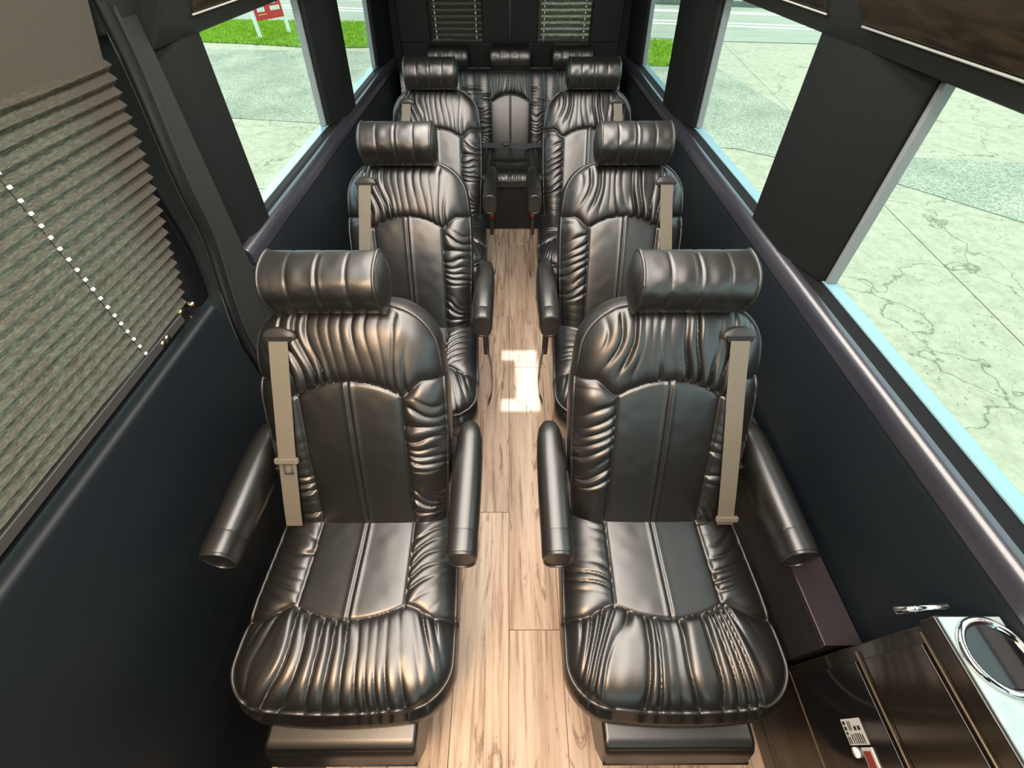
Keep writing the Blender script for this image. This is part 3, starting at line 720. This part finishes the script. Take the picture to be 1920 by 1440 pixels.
# ------------------------------------------------------------------ rear bench
bn = empty('rear_bench', (0, 3.08, 0)); tag(bn, 'three place black leather rear bench with headrests against the rear doors', 'bench')
MB().box(-.80, .80, .02, .50, .0, .36).build('bench_base', M['shell'], bn, bevel=.02)
BT = math.radians(18); bS, bC = math.sin(BT), math.cos(BT); BBL = .50
def bench_xyz(x, l, n):
    x = np.asarray(x, float); l = np.asarray(l, float); n = np.asarray(n, float)
    return np.stack([x, .50 + l * bS - n * bC, .43 + l * bC + n * bS], -1)
nu, nv = 420, 120
X = np.linspace(-.80, .80, nu)[:, None] + np.zeros((1, nv)); Lg = np.linspace(0, 1, nv)[None, :] * BBL + 0 * X
sc_ = .505; xl = (X + sc_ / 2) % sc_ - sc_ / 2; ax = np.abs(xl); half = .148
ab = .345 - .055 * np.minimum(1, ax / half) ** 2
ins = (ax < half) & (Lg < ab); bol = ax >= half; yok = (ax < half) & (Lg >= ab)
dv = np.abs(ax - half); dh = np.where(ax < half, np.abs(Lg - ab), 1); de = np.abs(ax - sc_ / 2)
d = np.minimum(np.minimum(dv, dh), de); dc = np.where(ins, ax, 1)
n = np.where(ins, .004, .014) * (1 - np.exp(-d / .018)) - .004 * np.exp(-(d / .004) ** 2) - .004 * np.exp(-(dc / .004) ** 2) - .03 * np.exp(-(BBL - Lg) / .02) + .02 * (1 - ((Lg - .25) / .3) ** 2)
n = n + np.where(yok, .006 * gather(xl, Lg, .026, 3, .12) * (np.exp(-np.maximum(Lg - ab, 0) / .08) + .4), 0)
n = n + np.where(bol, .006 * gather(Lg, X, .026, 8, .07) * sstep(.42, .34, Lg), 0)
P = bench_xyz(X, Lg, n); mk = (ins[:-1, :-1] & ins[1:, :-1] & ins[1:, 1:] & ins[:-1, 1:])
bb = grid_obj('bench_back', P, ~mk, M['leather'], bn); 
for c_ in (-1, 0, 1): grid_obj('back_insert', P, mk & (np.abs(X[:-1, :-1] - c_ * sc_) < .2), M['leather'], bb)
B = border(np.stack([X, Lg, n], -1))
def lp(e, nn): L = B.copy(); L[:, 2] = nn; L[:, 1] = np.clip(L[:, 1], 0, BBL + e); return bench_xyz(L[:, 0], L[:, 1], L[:, 2])
rim_obj('back_shell', [bench_xyz(B[:, 0], B[:, 1], B[:, 2]), lp(.0, -.03), lp(0, -.09)], M['leather'], bb)
MB().tube([tuple(p) for p in bench_xyz(X[::6, -1], Lg[::6, -1], n[::6, -1])], .005, 6).build('piping', M['leather_trim'], bb, smooth=True)
for hx in (-.445, 0, .445): headrest(bn, hx + .0, BBL + .065, .0, .27, 5, Hh=.15, Dd=.10, xyz=bench_xyz)
nu, nv = 300, 80
X = np.linspace(-.80, .80, nu)[:, None] + np.zeros((1, nv)); Y = np.linspace(0, 1, nv)[None, :] ** 1.1 * .50 + 0 * X
xl = (X + sc_ / 2) % sc_ - sc_ / 2; ax = np.abs(xl)
af = .22 - .03 * np.clip(1 - ax / half, 0, 1); dh = np.where(ax < half, np.abs(Y - af), 1); dv = np.abs(ax - half); de = np.abs(ax - sc_ / 2)
d = np.minimum(np.minimum(dh, dv), de)
z = .425 + .014 * (1 - np.exp(-d / .018)) - .004 * np.exp(-(d / .004) ** 2) - .05 * np.exp(-Y / .03) - .003 * np.exp(-(ax / .004) ** 2)
z = z + np.where(Y < af, .006 * gather(X, Y, .03, 15, .15) * (np.exp(-Y / .05) + .2), 0)
P = np.stack([X, Y, z], -1)
bc = grid_obj('bench_cushion', P, None, M['leather'], bn)
B = border(P)
def lp2(z_): L = B.copy(); L[:, 2] = z_; return L
rim_obj('cushion_boxing', [B, lp2(.34), lp2(.335)], M['leather'], bc)
MB().tube([(x, -.003, .382) for x in np.linspace(-.8, .8, 60)], .006, 6).build('piping', M['leather_trim'], bc, smooth=True)
path = [(-.34, .40, .445), (-.2, .42, .455), (-.08, .40, .462), (0, .39, .466), (.10, .38, .458), (.2, .41, .462), (.34, .42, .445)]
lb = MB().loft([[(x, y_ - .028, z_ + .006), (x, y_ + .02, z_ + .024), (x, y_ + .02, z_ + .026), (x, y_ - .028, z_ + .008)] for x, y_, z_ in path]).build('lap_belt', M['web_dark'], bn)
MB().box(-.055, -.005, .365, .42, .480, .498).build('belt_buckle', M['gloss_black'], lb, bevel=.004)
MB().box(-.80, .80, .06, .07, .30, .34).build('base_rail', M['plastic'], bn)

# ------------------------------------------------------------------ wall console (glossy ledge) and cabinet
wc = empty('side_console', (.797, .19, 0)); tag(wc, 'low glossy black wall ledge between the nearest right seat and the wall', 'console')
MB().box(-.055, .015, 0, .85, .0, .51).build('console_body', M['shell'], wc)
MB().box(-.062, .03, 0, .85, .511, .532).build('console_top', mat('gloss_black_plum_reflection', (.022, .016, .020), .25, coat=.2), wc, bevel=.003)  # purple reflection mixed into the base colour of the glossy black top
cb = empty('side_cabinet', (.80, -.35, 0)); tag(cb, 'dark glossy brown cabinet with window reflection painted on its top and chrome cup holder, right of nearest right seat', 'cabinet')
MB().box(-.056, .015, -.9, .527, .0, .822).build('cabinet_body', M['lacquer'], cb, bevel=.003)
ct = MB().box(-.064, .051, -.9, .532, .8225, .860).build('countertop', M['lacquer'], cb, bevel=.004)
MB().box(-.058, .048, -.9, .528, .8602, .8625).build('countertop_reflection_sheet', M['top_reflection'], ct)  # thin sheet that carries the painted window reflection
MB().box(-.062, -.057, -.9, .50, .635, .800).build('drawer_front', M['lacquer'], cb, bevel=.002)
MB().box(-.062, -.057, -.9, .50, .345, .605).build('door_panel', M['gloss_black'], cb, bevel=.002)
M['dull_brass'] = mat('dull_brass_bead', (.25, .19, .12), .3, metal=.7)
for z in (.812, .62, .333): MB().tube([(-.061, -.9, z), (-.061, .515, z)], .0022, 6).build('edge_bead', M['dull_brass'], cb, smooth=True)
# cup holder
n = 40; ring = lambda r, z: [(-.0 + r * math.cos(k * 2 * PI / n), .47 + r * math.sin(k * 2 * PI / n), z) for k in range(n)]
ch = MB().loft([ring(.058, .862), ring(.058, .870), ring(.053, .874), ring(.047, .870), ring(.046, .8635), ring(.042, .8632)], cap=True).build('cup_holder', M['chrome'], cb, smooth=True)
MB().loft([ring(.045, .8636), ring(.045, .8655), ring(.020, .8655)]).build('cup_well', M['gloss_black'], ch)
MB().tube([(-.105, .545, .835), (-.03, .545, .862)], .006, 10).build('latch_bar', M['chrome'], cb, smooth=True)
# switch panel: printed sticker, round knob, red rocker
lx = -.0625
M['stick'] = mat('grey_sticker', (.42, .43, .42), .5)
st = MB().box(lx - .001, lx, .364, .408, .472, .538).build('printed_label', M['stick'], cb)
mb = MB()
for y0, y1, z0, z1 in ((.388, .404, .492, .4945), (.388, .404, .4985, .501), (.366, .383, .506, .509), (.366, .383, .513, .516), (.366, .383, .520, .523), (.366, .381, .527, .530), (.388, .395, .509, .517), (.388, .395, .522, .530), (.398, .404, .476, .484), (.389, .395, .476, .484), (.381, .386, .477, .483), (.366, .378, .476, .479), (.366, .378, .4825, .485), (.366, .382, .491, .4935), (.366, .382, .4985, .501)):
    mb.box(lx - .0016, lx - .0008, y0, y1, z0, z1)
tag(mb.build('label_print', M['dark'], st), kind='stuff')
kn = MB().tube([(lx - .005, .352, .484), (lx + .003, .352, .484)], .009, 16).build('knob', M['white'], cb, smooth=True)
sw_ = MB().box(lx - .003, lx + .002, .300, .360, .508, .540).build('switch_frame', M['stick'], cb)
MB().box(lx - .005, lx - .002, .304, .354, .513, .535).build('red_rocker', mat('dull_red', (.16, .03, .025), .4), sw_)
